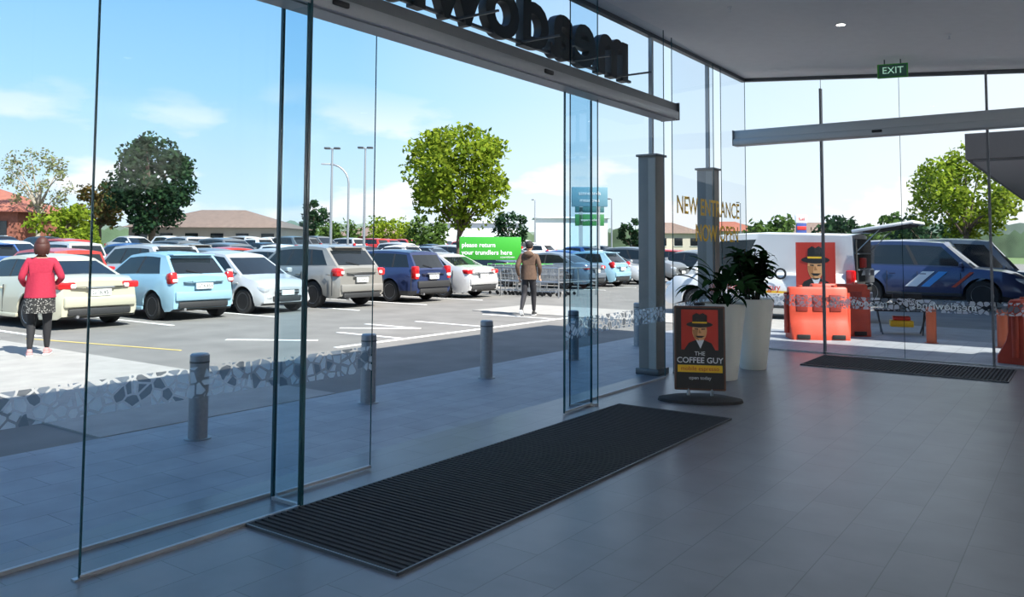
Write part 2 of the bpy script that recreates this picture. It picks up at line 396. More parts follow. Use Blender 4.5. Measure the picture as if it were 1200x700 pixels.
# pavement sign
mb=MB()
mb.lathe([(.44,0),(.43,.03),(.3,.055),(.05,.06)],M_rubber,32,sy=.55)
for s_ in(-.12,.12): mb.tube([(s_,0,.05),(s_,0,.16)],.018,M_steel)
T=Matrix.Translation((0,0,.12))@Matrix.Rotation(R(-4),4,'X')
M_frame=mat('sign_frame_brown',(.12,.05,.03),.45)
mb.box((0,0,.43),(.53,.035,.88),M_frame,bev=.015,M=T); mb.box((0,-.016,.43),(.49,.012,.84),M_pbk,M=T)
poster(mb,T@Matrix.Translation((0,-.023,.62)),.38,.42)
text(mb,'THE',.06,M_white,T@TR(0,-.026,.37),ext=.001); text(mb,'COFFEE GUY',.082,M_white,T@TR(0,-.026,.30),ext=.001,off=.001)
mb.box((0,-.023,.215),(.46,.004,.075),M_yellow,M=T); text(mb,'mobile espresso',.06,M_pred,T@TR(0,-.027,.215),ext=.001)
text(mb,'open today',.05,M_white,T@TR(0,-.026,.12),ext=.001)
mb.box((0,0,.89),(.12,.04,.03),M_black,M=T,bev=.01)
mb.obj('pavement_sign',(-3.40,8.16,0),R(25))

# planters
M_pot=mat('pot_white',(.78,.76,.68),.35); M_soil=mat('soil',(.03,.02,.015),.95)
M_lf1=leafmat('houseplant_leaf',(.012,.032,.012),.15); M_lf2=leafmat('houseplant_leaf_light',(.025,.06,.02),.2)
def leaf(mb,base,az,el,L,W,droop,m,n=7,M=None,twist=0):
    p=Vector(base); side=Vector((-math.sin(az),math.cos(az),0)); side=(side+Vector((0,0,twist))).normalized()
    vs=[]; e=el
    for i in range(n+1):
        t=i/n; w=W*max(.03,math.sin(math.pi*min(1,(t*.92+.05)))**.8)
        up=Vector((0,0,1))*.15*w
        vs+= [p-side*w+up,p,p+side*w+up]
        e-=droop/n; d=Vector((math.cos(az)*math.cos(e),math.sin(az)*math.cos(e),math.sin(e))); p=p+d*(L/n)
    fs=[]
    for i in range(n):
        a=i*3; fs+=[(a,a+1,a+4,a+3),(a+1,a+2,a+5,a+4)]
    mb.add(vs,fs,m,M)
def planter(name,loc,kind,seed):
    rnd=random.Random(seed); mb=MB(); H=.93
    prof=[(.16,0),(.17,.01),(.20,.25),(.235,.55),(.265,.8),(.28,H-.02),(.285,H),(.262,H),(.255,H-.06)]
    mb.lathe(prof,M_pot,32); mb.lathe([(.256,H-.07),(.05,H-.05)],M_soil,24)
    if kind=='spiky':
        for k in range(60):
            az=rnd.uniform(0,6.28); el=rnd.uniform(.55,1.45); L=rnd.uniform(.4,.78)
            mb_b=(rnd.uniform(-.08,.08),rnd.uniform(-.08,.08),H-.06)
            p=Vector(mb_b); st=Vector((math.cos(az)*math.cos(el),math.sin(az)*math.cos(el),math.sin(el)))*L*.55
            mb.tube([p,p+st],[.006,.004],M_lf1,5); leaf(mb,p+st,az,el-.2,L*.55,rnd.uniform(.03,.06),rnd.uniform(.8,1.9),rnd.choice([M_lf1,M_lf2]),twist=rnd.uniform(-.4,.4))
    else:
        for k in range(14):
            a=rnd.uniform(0,6.28); r=rnd.uniform(.02,.17); h=rnd.uniform(.35,.74)
            top=Vector((r*1.6*math.cos(a),r*1.6*math.sin(a),H+h)); mb.tube([(r*.5*math.cos(a),r*.5*math.sin(a),H-.06),top],[.012,.007],M_soil,6)
            for j in range(20):
                t=rnd.uniform(.25,1); q=Vector((0,0,H))*(1-t)+top*t
                leaf(mb,q,rnd.uniform(0,6.28),rnd.uniform(-.1,1.2),rnd.uniform(.15,.25),rnd.uniform(.04,.065),rnd.uniform(.4,1.2),rnd.choice([M_lf1,M_lf1,M_lf2]),n=4,twist=rnd.uniform(-.5,.5))
    mb.obj(name,loc)
planter('potted_plant',(-3.74,9.70,0),'spiky',3)
planter('potted_plant',(-3.74,10.78,0),'bushy',5)

# ------------------------------------------------------------------ cars
M_cglass=mat('car_glass',(.012,.016,.02),.04); M_tyre=mat('tyre',(.015,.015,.016),.85); M_rim=mat('alloy_rim',(.5,.51,.53),.3,.8)
M_tail=mat('tail_lamp',(.55,.01,.012),.2,coat=.5); M_head=mat('head_lamp',(.6,.63,.66),.08,.4); M_amber=mat('amber_lamp',(.8,.25,.03),.2)
M_plate=mat('number_plate',(.75,.76,.74),.5); M_trimblk=mat('bumper_black',(.025,.026,.028),.6)
def paint(n,c,metal=.25): return mat('paint_'+n,c,.28,metal,coat=.6)
P=dict(cream=paint('champagne',(.56,.54,.42)),ltblue=paint('light_blue',(.27,.45,.56),.1),silver=paint('silver',(.50,.51,.52)),tan=paint('grey_beige',(.27,.26,.24)),
 navy=paint('navy',(.025,.04,.11)),white=paint('white',(.74,.75,.76),0),red=paint('red',(.45,.03,.02),.1),black=paint('black',(.015,.016,.018)),blue=paint('blue',(.05,.12,.32)),
 grey=paint('grey',(.14,.15,.16)),bluegrey=paint('blue_grey',(.13,.17,.22)),dkred=paint('maroon',(.14,.015,.02)))
KIND={
'hatch':dict(L=3.75,W=1.69,H=1.50,wb=2.46,wo=0.02,r=.30,z0=.2,top=[(-1.88,.92),(-1.7,1.0),(-.5,.97),(.9,.93),(1.5,.80),(1.88,.60)],gb=(-1.74,1.10),gr=(-1.28,.22),pil=[(0,.14),(.48,.52),(.93,1)]),
'sedan':dict(L=4.6,W=1.78,H=1.45,wb=2.7,wo=.05,r=.32,z0=.2,top=[(-2.3,.90),(-2.12,.99),(-1.5,1.02),(0,.96),(.95,.93),(1.9,.80),(2.3,.60)],gb=(-1.72,1.15),gr=(-.95,.28),pil=[(0,.09),(.47,.50),(.94,1)]),
'suv':dict(L=4.5,W=1.84,H=1.68,wb=2.65,wo=.0,r=.35,z0=.26,top=[(-2.25,1.02),(-2.05,1.11),(0,1.06),(.95,1.03),(1.8,.94),(2.25,.70)],gb=(-2.10,1.20),gr=(-1.60,.38),pil=[(0,.09),(.27,.30),(.60,.63),(.94,1)]),
'wagon':dict(L=4.5,W=1.74,H=1.55,wb=2.55,wo=.0,r=.32,z0=.22,top=[(-2.25,.93),(-2.05,1.01),(0,.98),(1,.95),(1.9,.84),(2.25,.64)],gb=(-2.14,1.1),gr=(-1.82,.3),pil=[(0,.06),(.25,.275),(.60,.63),(.94,1)]),
'van':dict(L=4.5,W=1.72,H=2.0,wb=2.6,wo=.05,r=.32,z0=.24,top=[(-2.25,1.05),(0,1.05),(1.3,1.0),(1.95,.92),(2.25,.7)],gb=(-2.23,1.65),gr=(-2.18,.9),pil=[(0,.66),(.93,1)]),
'pickup':dict(L=5.2,W=1.86,H=1.90,wb=3.1,wo=.05,r=.40,z0=.38,top=[(-2.6,1.15),(-.5,1.17),(1.1,1.17),(2.2,1.09),(2.6,.86)],gb=(-.95,1.35),gr=(-.78,.55),pil=[(0,.07),(.46,.50),(.94,1)]),
'offroader':dict(L=4.9,W=1.9,H=1.90,wb=2.85,wo=.0,r=.40,z0=.36,top=[(-2.45,1.12),(-2.25,1.18),(0,1.15),(1.0,1.13),(2.0,1.04),(2.45,.82)],gb=(-2.34,1.25),gr=(-2.0,.5),pil=[(0,.06),(.27,.30),(.60,.63),(.94,1)]),
}
def wheel(mb,x,y,r,side):
    M=Matrix.Translation((x,y,r))@Matrix.Rotation(R(-90*side),4,'X')
    w=.105
    mb.lathe([(r*.66,-w),(r*.93,-w),(r,-w*.6),(r,w*.6),(r*.93,w),(r*.66,w)],M_tyre,28,M)
    mb.lathe([(r*.66,w*.6),(r*.67,w*1.02),(r*.63,w*.95),(r*.60,w*.5)],M_rim,28,M)
    mb.lathe([(r*.61,w*.45),(r*.6,w*.5)],M_trimblk,20,M)
    mb.lathe([(r*.14,w*.5),(r*.14,w*.85),(r*.08,w*.95)],M_rim,12,M)
    for k in range(7):
        a=2*math.pi*k/7
        mb.box((r*.36*math.cos(a),r*.36*math.sin(a),w*.7),(r*.56,r*.14,w*.35),M_rim,rot=(0,0,a),M=M)
CACHE={}
def interp(pts,x):
    if x<=pts[0][0]: return pts[0][1]
    for (a,b),(c,d) in zip(pts,pts[1:]):
        if x<=c:
            t=(x-a)/(c-a); t=t*t*(3-2*t)*.5+t*.5; return b+(d-b)*t
    return pts[-1][1]
def car_mb(kind,pc,roofbars=False,darktrim=False):
    k=KIND[kind]; L,W,H,r=k['L'],k['W'],k['H'],k['r']; hl=L/2; hw=W/2; Ra=r+.06
    pm=P[pc]; mb=MB()
    wx=[-k['wb']/2+k['wo'],k['wb']/2+k['wo']]
    S=set(round(-hl+L*i/16,3) for i in range(17))
    for c in wx:
        S={s for s in S if abs(s-c)>Ra}
        for i in range(13): S.add(round(c+Ra*math.cos(math.pi*i/12),3))
    S|={round(hl-.03,3),round(-hl+.03,3),round(hl-.1,3),round(-hl+.1,3)}
    S=sorted(S)
    def hwid(x):
        t=max(0,(abs(x)-(hl-.6))/.6); return hw*(1-.17*t**2.2)
    rings=[]
    for x in S:
        w=hwid(x); t=max(0,(abs(x)-(hl-.12))/.12); sg=1 if x>0 else -1
        za=0
        for c in wx:
            if abs(x-c)<=Ra+1e-6: za=max(za,r+math.sqrt(max(0,Ra*Ra-(x-c)**2)))
        zt=interp(k['top'],x); zb=max(k['z0']+.06*t,za)
        zm=max(.58*(zt) ,zb+.02); zs=max(zt-.13,zm+.02); zt=max(zt,zs+.03)
        sh=lambda a:-sg*a*t
        hf=[(sh(.05),0,zb),(sh(.05),w-.16,zb),(sh(.04),w-.02,zb+.0),(sh(.0),w+.005,zb+.35*(zm-zb)),(0,w,zm),(sh(.03),w-.025,zs),(sh(.07),w-.11,zt),(sh(.08),w*.5,zt+.025),(sh(.08),0,zt+.035)]
        ring=[(x+a,b,c) for a,b,c in hf]+[(x+a,-b,c) for a,b,c in hf[-2:0:-1]]
        rings.append(ring)
    n=len(rings[0]); vs=[v for rg in rings for v in rg]; fs=[];ms=[]
    for i in range(len(rings)-1):
        for j in range(n):
            a=i*n+j;b=i*n+(j+1)%n
            fs.append((a,b,b+n,a+n)); ms.append(M_trimblk if j in(0,1,n-1,n-2) or (darktrim and j in(2,n-3)) else pm)
    fs.append(tuple(range(n))[::-1]); ms.append(pm); fs.append(tuple(range((len(rings)-1)*n,len(rings)*n))); ms.append(pm)
    mb.add(vs,fs,ms)
    mb.box((0,0,.42),(L*.86,W-.55,.3),M_trimblk)
    pil=k['pil']; cols=sorted({p for q in pil for p in q}|{.5*(pil[i][1]+pil[i+1][0]) for i in range(len(pil)-1)})
    rw=hw-.27 if kind!='van' else hw-.14
    if kind in('suv','offroader'): rw=hw-.22
    def lerp(a,b,t): return a+(b-a)*t
    Y=[-1,-.90,-.5,0,.5,.90,1]
    def pt(s,f,y):
        xb=lerp(*k['gb'],s); xr=lerp(*k['gr'],s); zb=interp(k['top'],xb)-.03
        m=(k['gr'][0]+k['gr'][1])/2; h=(k['gr'][1]-k['gr'][0])/2
        zr=H-.05-.06*((xr-m)/h)**2
        wb_=hwid(xb)-.105; w=lerp(wb_,rw,f**1.15); x=lerp(xb,xr,f); z=lerp(zb,zr,f)
        bul=(1-y*y)
        if s==1: x+=.09*bul*(1-f*.6)
        if s==0: x-=.06*bul*(1-f*.4)
        if f==1: z+=.05*bul
        return (x,y*w,z)
    for sg in(-1,1):
        for a,b in zip(cols,cols[1:]):
            ispil=any(a>=p[0]-1e-6 and b<=p[1]+1e-6 for p in pil)
            for f0,f1 in((0,.10),(.10,.5),(.5,.86),(.86,1)):
                m=M_cglass if (not ispil and f0>=.10 and f1<=.86) else (pm if (f1>.9 or ispil and (a==0 or b==1 or kind=='van')) else (M_trimblk if f0>=.10 else pm))
                q=[pt(a,f0,sg),pt(b,f0,sg),pt(b,f1,sg),pt(a,f1,sg)]
                mb.add(q if sg<0 else q[::-1],[(0,1,2,3)],m)
    for s in(0,1):
        for i in range(6):
            for f0,f1 in((0,.12),(.12,.5),(.5,.88),(.88,1)):
                gl=(1<=i<=4) and f0>=.12 and f1<=.88
                if kind=='van' and s==0: gl=False
                q=[pt(s,f0,Y[i]),pt(s,f0,Y[i+1]),pt(s,f1,Y[i+1]),pt(s,f1,Y[i])]
                mb.add(q if s==1 else q[::-1],[(0,1,2,3)],M_cglass if gl else pm)
    for a,b in zip(cols,cols[1:]):
        for i in range(6):
            mb.add([pt(a,1,Y[i]),pt(b,1,Y[i]),pt(b,1,Y[i+1]),pt(a,1,Y[i+1])],[(0,1,2,3)],pm)
    for x in wx:
        for sd in(-1,1): wheel(mb,x,sd*(hw-.12),r,sd)
    zt_r=interp(k['top'],-hl+.1); zt_f=interp(k['top'],hl-.15)
    tall=kind in('suv','wagon','van','offroader')
    for sd in(-1,1):
        if kind=='suv': mb.box((-hl+.14,sd*(hw-.18),zt_r-.12),(.26,.26,.22),M_tail,bev=.06); mb.box((-hl+.11,sd*(hw-.24),zt_r-.13),(.25,.1,.08),M_plate,bev=.02)
        elif tall: mb.box((-hl+.10,sd*(hw-.16),zt_r-.10),(.2,.17,.38),M_tail,bev=.04); mb.box((-hl+.085,sd*(hw-.17),zt_r-.17),(.2,.15,.09),M_plate,bev=.02)
        elif kind=='hatch': mb.box((-hl+.15,sd*(hw-.165),zt_r-.06),(.24,.17,.26),M_tail,bev=.055,rot=(0,R(12),0)); mb.box((-hl+.12,sd*(hw-.175),zt_r-.10),(.23,.12,.07),M_plate,bev=.02)
        elif kind=='pickup': mb.box((-hl+.06,sd*(hw-.14),zt_r-.17),(.14,.14,.34),M_tail,bev=.02)
        else: mb.box((-hl+.15,sd*(hw-.25),zt_r-.11),(.26,.34,.14),M_tail,bev=.04); mb.box((-hl+.12,sd*(hw-.36),zt_r-.12),(.26,.10,.08),M_plate,bev=.02)
        mb.box((hl-.21,sd*(hw-.225),zt_f-.09),(.36,.24,.16),M_head,bev=.06,rot=(0,R(10),sd*R(-16)))
        mb.box((hl-.06,sd*(hw-.32),.40),(.1,.16,.08),M_head,bev=.03)
        mx=lerp(*k['gb'],.93)
        mb.box((mx-.05,sd*(hw+.07),interp(k['top'],mx)+.08),(.1,.17,.13),pm,bev=.035); mb.box((mx-.03,sd*(hw-.04),interp(k['top'],mx)+.03),(.05,.14,.03),M_trimblk)
        for s in [p[0] if i==0 else (p[0]+p[1])/2 for i,p in enumerate(pil)][(1 if kind=='van' else 0 if kind!='hatch' else 1):]+[.97]:
            xx=lerp(*k['gb'],s)
            if any(abs(xx-c)<Ra+.02 for c in wx): xx=min(wx[1]-Ra-.04,max(wx[0]+Ra+.05,xx))
            zz=interp(k['top'],xx)
            mb.box((xx,sd*(hw-.004),(k['z0']+.08+zz-.14)/2),(.012,.02,zz-.14-k['z0']-.08),M_trimblk)
            if s not in(.97,): mb.box((xx+.14,sd*(hw+.005),zz-.2),(.17,.03,.03),pm,bev=.01)
        mb.box(((wx[0]+wx[1])/2,sd*(hw-.01),k['z0']+.05),(k['wb']-2*Ra-.03,.05,.07),M_trimblk if tall or kind=='pickup' else pm,bev=.01)
    mb.box((-hl-.0,0,.53),(.10,W*.80,.20),M_trimblk if darktrim else pm,bev=.035)
    mb.box((-hl+.02,0,.34),(.1,W*.7,.14),M_trimblk,bev=.03)
    zp=.74 if kind!='sedan' else .70
    mb.box((-hl-.012,0,zp),(.05,.40,.13),M_plate,bev=.008); 
    text(mb,'GTK451',.11,M_black,Matrix.Translation((-hl-.04,0,zp))@Matrix.Rotation(R(-90),4,'Z'),ext=.001)
    mb.box((-hl+.01,0,zp+.10),(.05,.55,.035),M_rim if kind!='hatch' else pm,bev=.01)
    mb.box((-hl+.02,0,zt_r-.14),(.06,W*.55,.01),M_trimblk)
    mb.box((hl-.015,0,zt_f-.16),(.06,W*.42,.11),M_trimblk,bev=.02); mb.box((hl-.0,0,zt_f-.155),(.05,W*.40,.02),M_rim)
    mb.box((hl-.01,0,.36),(.06,W*.5,.13),M_trimblk,bev=.02); mb.box((hl+.015,0,.50),(.03,.38,.12),M_plate,bev=.006)
    if kind in('hatch','suv','wagon'): 
        a=pt(0,.12,0); b=pt(0,.3,.5); mb.tube([(a[0]-.02,a[1],a[2]),(b[0]-.03,b[1],b[2])],.01,M_black,5)
    mb.tube([(-hl+.1,.45,.25),(-hl-.03,.45,.25)],.03,M_rim,8)
    if roofbars:
        for sd in(-1,1): mb.tube([(k['gr'][0]+.1,sd*(rw-.03),H+.03),(k['gr'][1]-.1,sd*(rw-.03),H+.03)],.018,M_dsteel,6)
    if kind in('hatch','suv'): mb.box((k['gr'][0]-.05,0,H-.085),(.26,W*.60,.035),pm,bev=.012)
    if kind=='pickup':
        mb.box((-1.75,0,1.20),(1.55,1.5,.05),M_trimblk,bev=.01)
        mb.tube([(-.98,-.72,1.15),(-.98,-.62,1.82),(-.98,.62,1.82),(-.98,.72,1.15)],.03,M_dsteel,8)
    return mb
def car(kind,pc,x,y,face=180,yaw=0,name=None,**kw):
    key=(kind,pc,tuple(sorted(kw.items())))
    nm=name or {'hatch':'hatchback_car','sedan':'sedan_car','suv':'suv_car','wagon':'station_wagon_car','van':'delivery_van','pickup':'pickup_truck','offroader':'offroad_suv'}[kind]
    if key not in CACHE: CACHE[key]=car_mb(kind,pc,**kw).mesh(nm)
    o=bpy.data.objects.new(nm,CACHE[key]); COL.objects.link(o)
    o.location=(x,y,gz(x)); o.rotation_euler=(0,0,R(face+yaw)); return o
def far(u,D): return view_to_world(D,(u-600)/950*D)  # u is an image pixel column, D the depth from the camera
OBS=[far(179,62)+(3,),far(45,60)+(3,),far(116,66)+(3,),far(75,58)+(3,),far(95,50)+(2,),far(388,50)+(.5,),far(427,52)+(.5,),far(408,62)+(.5,),far(599,62)+(2,),far(689,70)+(2.5,),far(367,85)+(2,),far(500,70)+(2,),far(-10,64)+(8,)]
# first row
car('sedan','cream',-18.1,8.2,180,2)
car('hatch','ltblue',-17.8,10.7,180,-2)
car('hatch','silver',-17.8,12.85,0,2)
car('suv','tan',-18.1,15.35,180,-1)
car('wagon','navy',-18.1,18.2,180,0,roofbars=True,darktrim=True)
car('sedan','silver',-18.2,20.7,180)
car('sedan','bluegrey',-18.2,27.9,180,3)
car('hatch','ltblue',-17.9,30.4,180)
rnd=random.Random(11)
kinds=['hatch','sedan','suv','wagon','hatch','sedan']
cols=['silver','white','grey','silver','blue','tan','black','bluegrey','white','red']
combos=[(rnd.choice(kinds),c) for c in cols]+[('suv','grey'),('suv','silver'),('hatch','white'),('sedan','silver')]
def row(x,y0,n,skip=(),face=None,seed=0):
    r_=random.Random(seed)
    for i in range(n):
        y=y0+2.7*i
        if i in skip or r_.random()<.05: continue
        kd,c=combos[r_.randrange(len(combos))]; xx=x+r_.uniform(-.3,.3); fc=(0 if r_.random()<.5 else 180) if face is None else face; yw=r_.uniform(-2,2)
        if any(math.hypot(xx-a,y-b)<q+2.6 for a,b,q in OBS): continue
        car(kd,c,xx,y,fc,yw)
row(-18.1,33.0,12,seed=2)
row(-23.3,5.4,21,skip=(0,7,8),seed=3)
row(-32.5,4.5,24,seed=4); row(-37.8,5.0,24,seed=5); row(-47,8,24,seed=8); row(-52.5,8,26,seed=9)
row(-6.5,41,7,seed=12)
car('hatch','red',-27.9,20.2,90); 

# coffee van with raised tailgate
mb=car_mb('van','white')
M_vdark=mat('van_shade_and_lining',(.02,.02,.02),.9)
mb.box((-2.26,0,1.15),(.03,1.4,1.35),M_vdark,bev=.01)  # flat dark sheet, shade of the open rear put into its colour
for z in(.8,1.15,1.5): mb.box((-2.29,0,z),(.05,1.3,.03),M_steel)
mb.box((-2.32,-.25,1.0),(.14,.4,.3),M_steel,bev=.02); mb.box((-2.31,.3,1.3),(.1,.3,.22),M_red,bev=.02)
Mt=Matrix.Translation((-2.2,0,1.99))@Matrix.Rotation(R(9),4,'Y')
mb.box((-.6,0,0),(1.25,1.45,.07),P['white'],bev=.02,M=Mt); mb.box((-.65,0,-.045),(.95,1.2,.02),M_vdark,M=Mt)
for sd in(-1,1): mb.tube([(-2.22,sd*.66,1.5),(-2.75,sd*.66,2.04)],.012,M_steel,6)
Ml=Matrix.Translation((0,.885,0))@Matrix.Rotation(R(180),4,'Z')
poster(mb,Ml@Matrix.Translation((1.45,-.0,1.22)),.85,1.05)
text(mb,'ESPRESSO',.36,M_black,Ml@TR(.05,-.004,1.02),ext=.002,off=.006)
text(mb,'the coffee guy',.22,M_red,Ml@TR(.05,-.004,.72),ext=.002)
mb.box((1.0,-.0,.62),(1.6,.008,.05),M_yellow,M=Ml)
mb.obj('coffee_van',(-6.45,19.4,.0),R(180))
# dark 4x4 with stripes parked side-on, another vehicle behind
mb=car_mb('offroader','navy')
Ms=Matrix.Translation((0,-.965,0)); M_str1=mat('decal_blue',(.05,.3,.7),.4); M_str2=mat('decal_white',(.8,.82,.85),.4)
for (x0,w,m) in((-2.1,.35,M_str1),(-1.65,.12,M_str2),(-.45,.3,M_str2),(-.05,.22,M_str1),(.7,.1,M_orange)):
    mb.poly([(x0,0,.60),(x0+w,0,.60),(x0+w+.45,0,1.02),(x0+.45,0,1.02)],m,Ms)
mb.obj('offroad_suv',(-3.85,25.8,-.02),R(0))
car('van','bluegrey',-3.6,30.2,0,2); car('pickup','grey',-9.6,31,0,3)

# plastic barriers
M_dk=mat('barrier_dark_panel',(.28,.03,.02),.6)  # darker orange for the raised side panels
def barrier(name,loc,rz,m=M_orange,L=1.25,H=.95):
    mb=MB()
    sec=[(.26,0),(.26,.10),(.14,.32),(.11,.45),(.10,H-.04),(.07,H)]
    xs_=[-L/2,-L/2+.03,-L/4,-.05,.05,L/4,L/2-.03,L/2]
    ring=[(y,z) for y,z in sec]+[(-y,z) for y,z in sec[::-1]]; n=len(ring)
    vs=[(x,y*(.9 if i in(0,7) else 1),z*(.985 if i in(0,7) else 1)) for i,x in enumerate(xs_) for y,z in ring]; fs=[]
    for i in range(7):
        for j in range(n-1): a=i*n+j; fs.append((a,a+1,a+1+n,a+n))
        fs.append((i*n+n-1,i*n,(i+1)*n,(i+1)*n+n-1))
    fs+= [tuple(range(n)),tuple(range(7*n,8*n))[::-1]]
    mb.add(vs,fs,m)
    for x in(-.36*L/1.25,0,.36*L/1.25):
        for s_ in(-1,1): mb.box((x,s_*.105,.66*H/.95),(.2,.03,.3),M_dk,bev=.01); 
    for x in(-.3,.3): 
        for s_ in(-1,1): mb.box((x,s_*.24,.055),(.22,.08,.08),M_black,bev=.01)
    for x in(-L/2-.03,L/2+.03): mb.tube([(x,0,.1),(x,0,H-.1)],.045,m,10)
    for x in(-.3,.3): mb.tube([(x,0,H-.02),(x,0,H+.03)],.05,m,10)
    mb.obj(name,loc,rz)
barrier('plastic_barrier',(-4.05,15.05,0),R(30),L=1.0,H=.92); barrier('plastic_barrier',(-3.90,15.95,0),R(32),L=1.0)
barrier('plastic_barrier',(-.75,14.0,0),R(75),M_orange,H=.9)
# coffee table outside
mb=MB(); M_tt=mat('table_top_black',(.02,.018,.018),.5)
mb.box((0,0,.45),(.95,.5,.035),M_tt,bev=.01)
for sx in(-1,1):
    mb.tube([(sx*.42,-.2,.44),(sx*.34,.2,0)],.015,M_dsteel); mb.tube([(sx*.42,.2,.44),(sx*.34,-.2,0)],.015,M_dsteel)
mb.box((.1,-.05,.62),(.5,.03,.3),M_pbk,bev=.01); text(mb,'Coffee',.14,M_white,TR(.1,-.07,.62),ext=.001)
mb.box((.0,0,.2),(.4,.3,.12),M_yellow,bev=.02); mb.box((.0,0,.3),(.3,.25,.08),M_red,bev=.02)
mb.obj('folding_table',(-3.0,16.9,.0),R(15))
# neighbouring canopy
M_fas=mat('canopy_fascia',(.10,.10,.11),.6); M_sof=mat('canopy_soffit',(.28,.28,.29),.8)
mb=MB(); mb.box((3,45,3.28),(9.3,60,.42),M_fas); mb.box((3,45,3.05),(9.1,59.8,.04),M_sof)
for y in(20,28,36,44,52,60,70): mb.box((-.2,y,1.5),(.18,.18,3.05),M_fas)
mb.obj('walkway_canopy')
M_brick=mat('brick_red',(.25,.09,.06),.9,var=.2,scale=5)
mb=MB(); mb.box((5,46,1.5),(6,50,3.0),M_brick); 
for y in range(24,66,6): mb.box((1.98,y,1.3),(.05,3.5,2.2),M_cglass)
mb.obj('shop_building')

# ------------------------------------------------------------------ trolley bay + sign
mb=MB()
for x in(-16.2,-13.9):
    for y0,y1 in((22.0,23.2),(23.2,24.4)):
        mb.tube([(x,y0,0),(x,y0,.95),(x,y1,.95),(x,y1,0)],.03,M_steel,8); mb.tube([(x,y0,.5),(x,y1,.5)],.02,M_steel,6)
for y in(22.0,24.4):
    mb.tube([(-18.2,y,0),(-18.2,y,.95),(-13.9,y,.95),(-13.9,y,0)],.03,M_steel,8); mb.tube([(-18.2,y,.5),(-13.9,y,.5)],.02,M_steel,6)
mb.obj('trolley_bay',(0,0,-.02))
mb=MB(); mb.box((0,0,1.58),(2.15,.05,.80),M_green,bev=.01)
for x in(-.95,.95): mb.tube([(x,.05,0),(x,.05,2.0)],.035,M_steel,8)
for i,t in enumerate(('please return','your trundlers here')): text(mb,t,.22,M_white,TR(-1.0,-.03,1.69-.26*i),ext=.002,align='LEFT',off=.004)
text(mb,'countdown',.11,M_white,TR(.6,-.03,1.28),ext=.002)
mb.obj('trolley_return_sign',(-17.1,22.6,-.02),R(36))
def trolley(x,y,rz):
    mb=MB(); m=M_steel; z0,z1=.5,.95
    a=[(-.2,-.4),(.2,-.4),(.25,.42),(-.25,.42)]
    for z,s in((z0,.85),(.72,.93),(z1,1.0)): 
        p=[(X_*s,Y_*s,z+(.08 if Y_>0 and z==z1 else 0)) for X_,Y_ in a]; mb.tube(p+[p[0]],.009,m,5)
    for i in range(9):
        t=i/8
        for sx in(-1,1): mb.tube([(sx*(.17+.04*t),-.34+.70*t,z0),(sx*(.2+.05*t),-.4+.82*t,z1+.08*t)],.005,m,4)
    for i in range(6):
        t=-1+2*i/5; mb.tube([(t*.17,-.34,z0),(t*.2,-.4,z1)],.005,m,4); mb.tube([(t*.21,.36,z0),(t*.25,.42,z1+.08)],.005,m,4); mb.tube([(t*.17,-.34,z0),(t*.21,.36,z0)],.005,m,4)
    mb.tube([(-.25,.5,1.04),(.25,.5,1.04)],.018,M_green,6)
    for sx in(-1,1):
        mb.tube([(sx*.25,.5,1.04),(sx*.22,.40,.5),(sx*.24,.42,.16)],.012,m,6); mb.tube([(sx*.24,.42,.16),(sx*.18,-.42,.16)],.012,m,6)
        for yy in(.42,-.42): mb.lathe([(.055,-.015),(.06,0),(.055,.015)],M_black,12,Matrix.Translation((sx*.2,yy,.06))@Matrix.Rotation(R(90),4,'Y')); mb.tube([(sx*.2,yy,.06),(sx*.2,yy,.16)],.01,m,5)
    mb.obj('shopping_trolley',(x,y,-.02),rz)
for i in range(7): trolley(-16.6+.33*i,22.7,R(90))
for i in range(6): trolley(-16.6+.33*i,23.8,R(90))

# ------------------------------------------------------------------ trees
M_bark=mat('bark',(.12,.09,.065),.95,var=.3,scale=6,bump=.5); M_barkl=mat('bark_pale',(.35,.31,.26),.95,var=.2,scale=6)
def tree(name,loc,H,zc,rx,rz,n,ls,leafs,bark=M_bark,tr=.12,seed=1,blobs=26,trunks=1,sh=1.0,fork=.35,bare=1.0):
    r_=random.Random(seed); mb=MB(); B=[]
    for i in range(blobs):
        while True:
            p=Vector((r_.uniform(-1,1),r_.uniform(-1,1),r_.uniform(-1,1)))
            if .35<p.length<=1: break
        if p.length<.8: p=p*(r_.uniform(.8,1)/max(p.length,.5))*.85
        else: p=p*.85
        wz=1-.25*max(0,-p.z) 
        B.append((Vector((p.x*rx*wz,p.y*rx*wz,zc+p.z*rz)),rx*r_.uniform(.22,.36)*sh))
    B.append((Vector((0,0,zc)),rx*.5))
    fk=zc-rz*(1-fork)
    mb.tube([(0,0,-.1),(.02,0,fk*.3),(0.05,.02,fk*.7),(0,0,fk),(0,0,zc)],[tr*1.5,tr,tr*.9,tr*.8,tr*.4],bark,9)
    for c,rr in B[:16]:
        z0=r_.uniform(fk*.75,fk); p0=Vector((0,0,z0)); mid=p0.lerp(c,.5)+Vector((0,0,.1*rz))
        mb.tube([p0,mid,c],[tr*.5,tr*.3,tr*.08],bark,6)
    for i in range(n):
        c,rr=B[r_.randrange(len(B))]
        d=Vector((r_.gauss(0,1),r_.gauss(0,1),r_.gauss(0,1))).normalized()*rr*(r_.random()**.4)
        p=c+d; a=Vector((r_.gauss(0,1),r_.gauss(0,1),r_.gauss(0,.8))).normalized(); b=a.cross(Vector((r_.gauss(0,1),r_.gauss(0,1),r_.gauss(0,1)))).normalized()
        s=ls*r_.uniform(.6,1.2)
        mb.add([p-a*s,p-b*s*.55,p+a*s,p+b*s*.55],[(0,1,2,3)],leafs[0] if r_.random()<.6 else leafs[1])
    mb.obj(name,loc,r_.uniform(0,6))
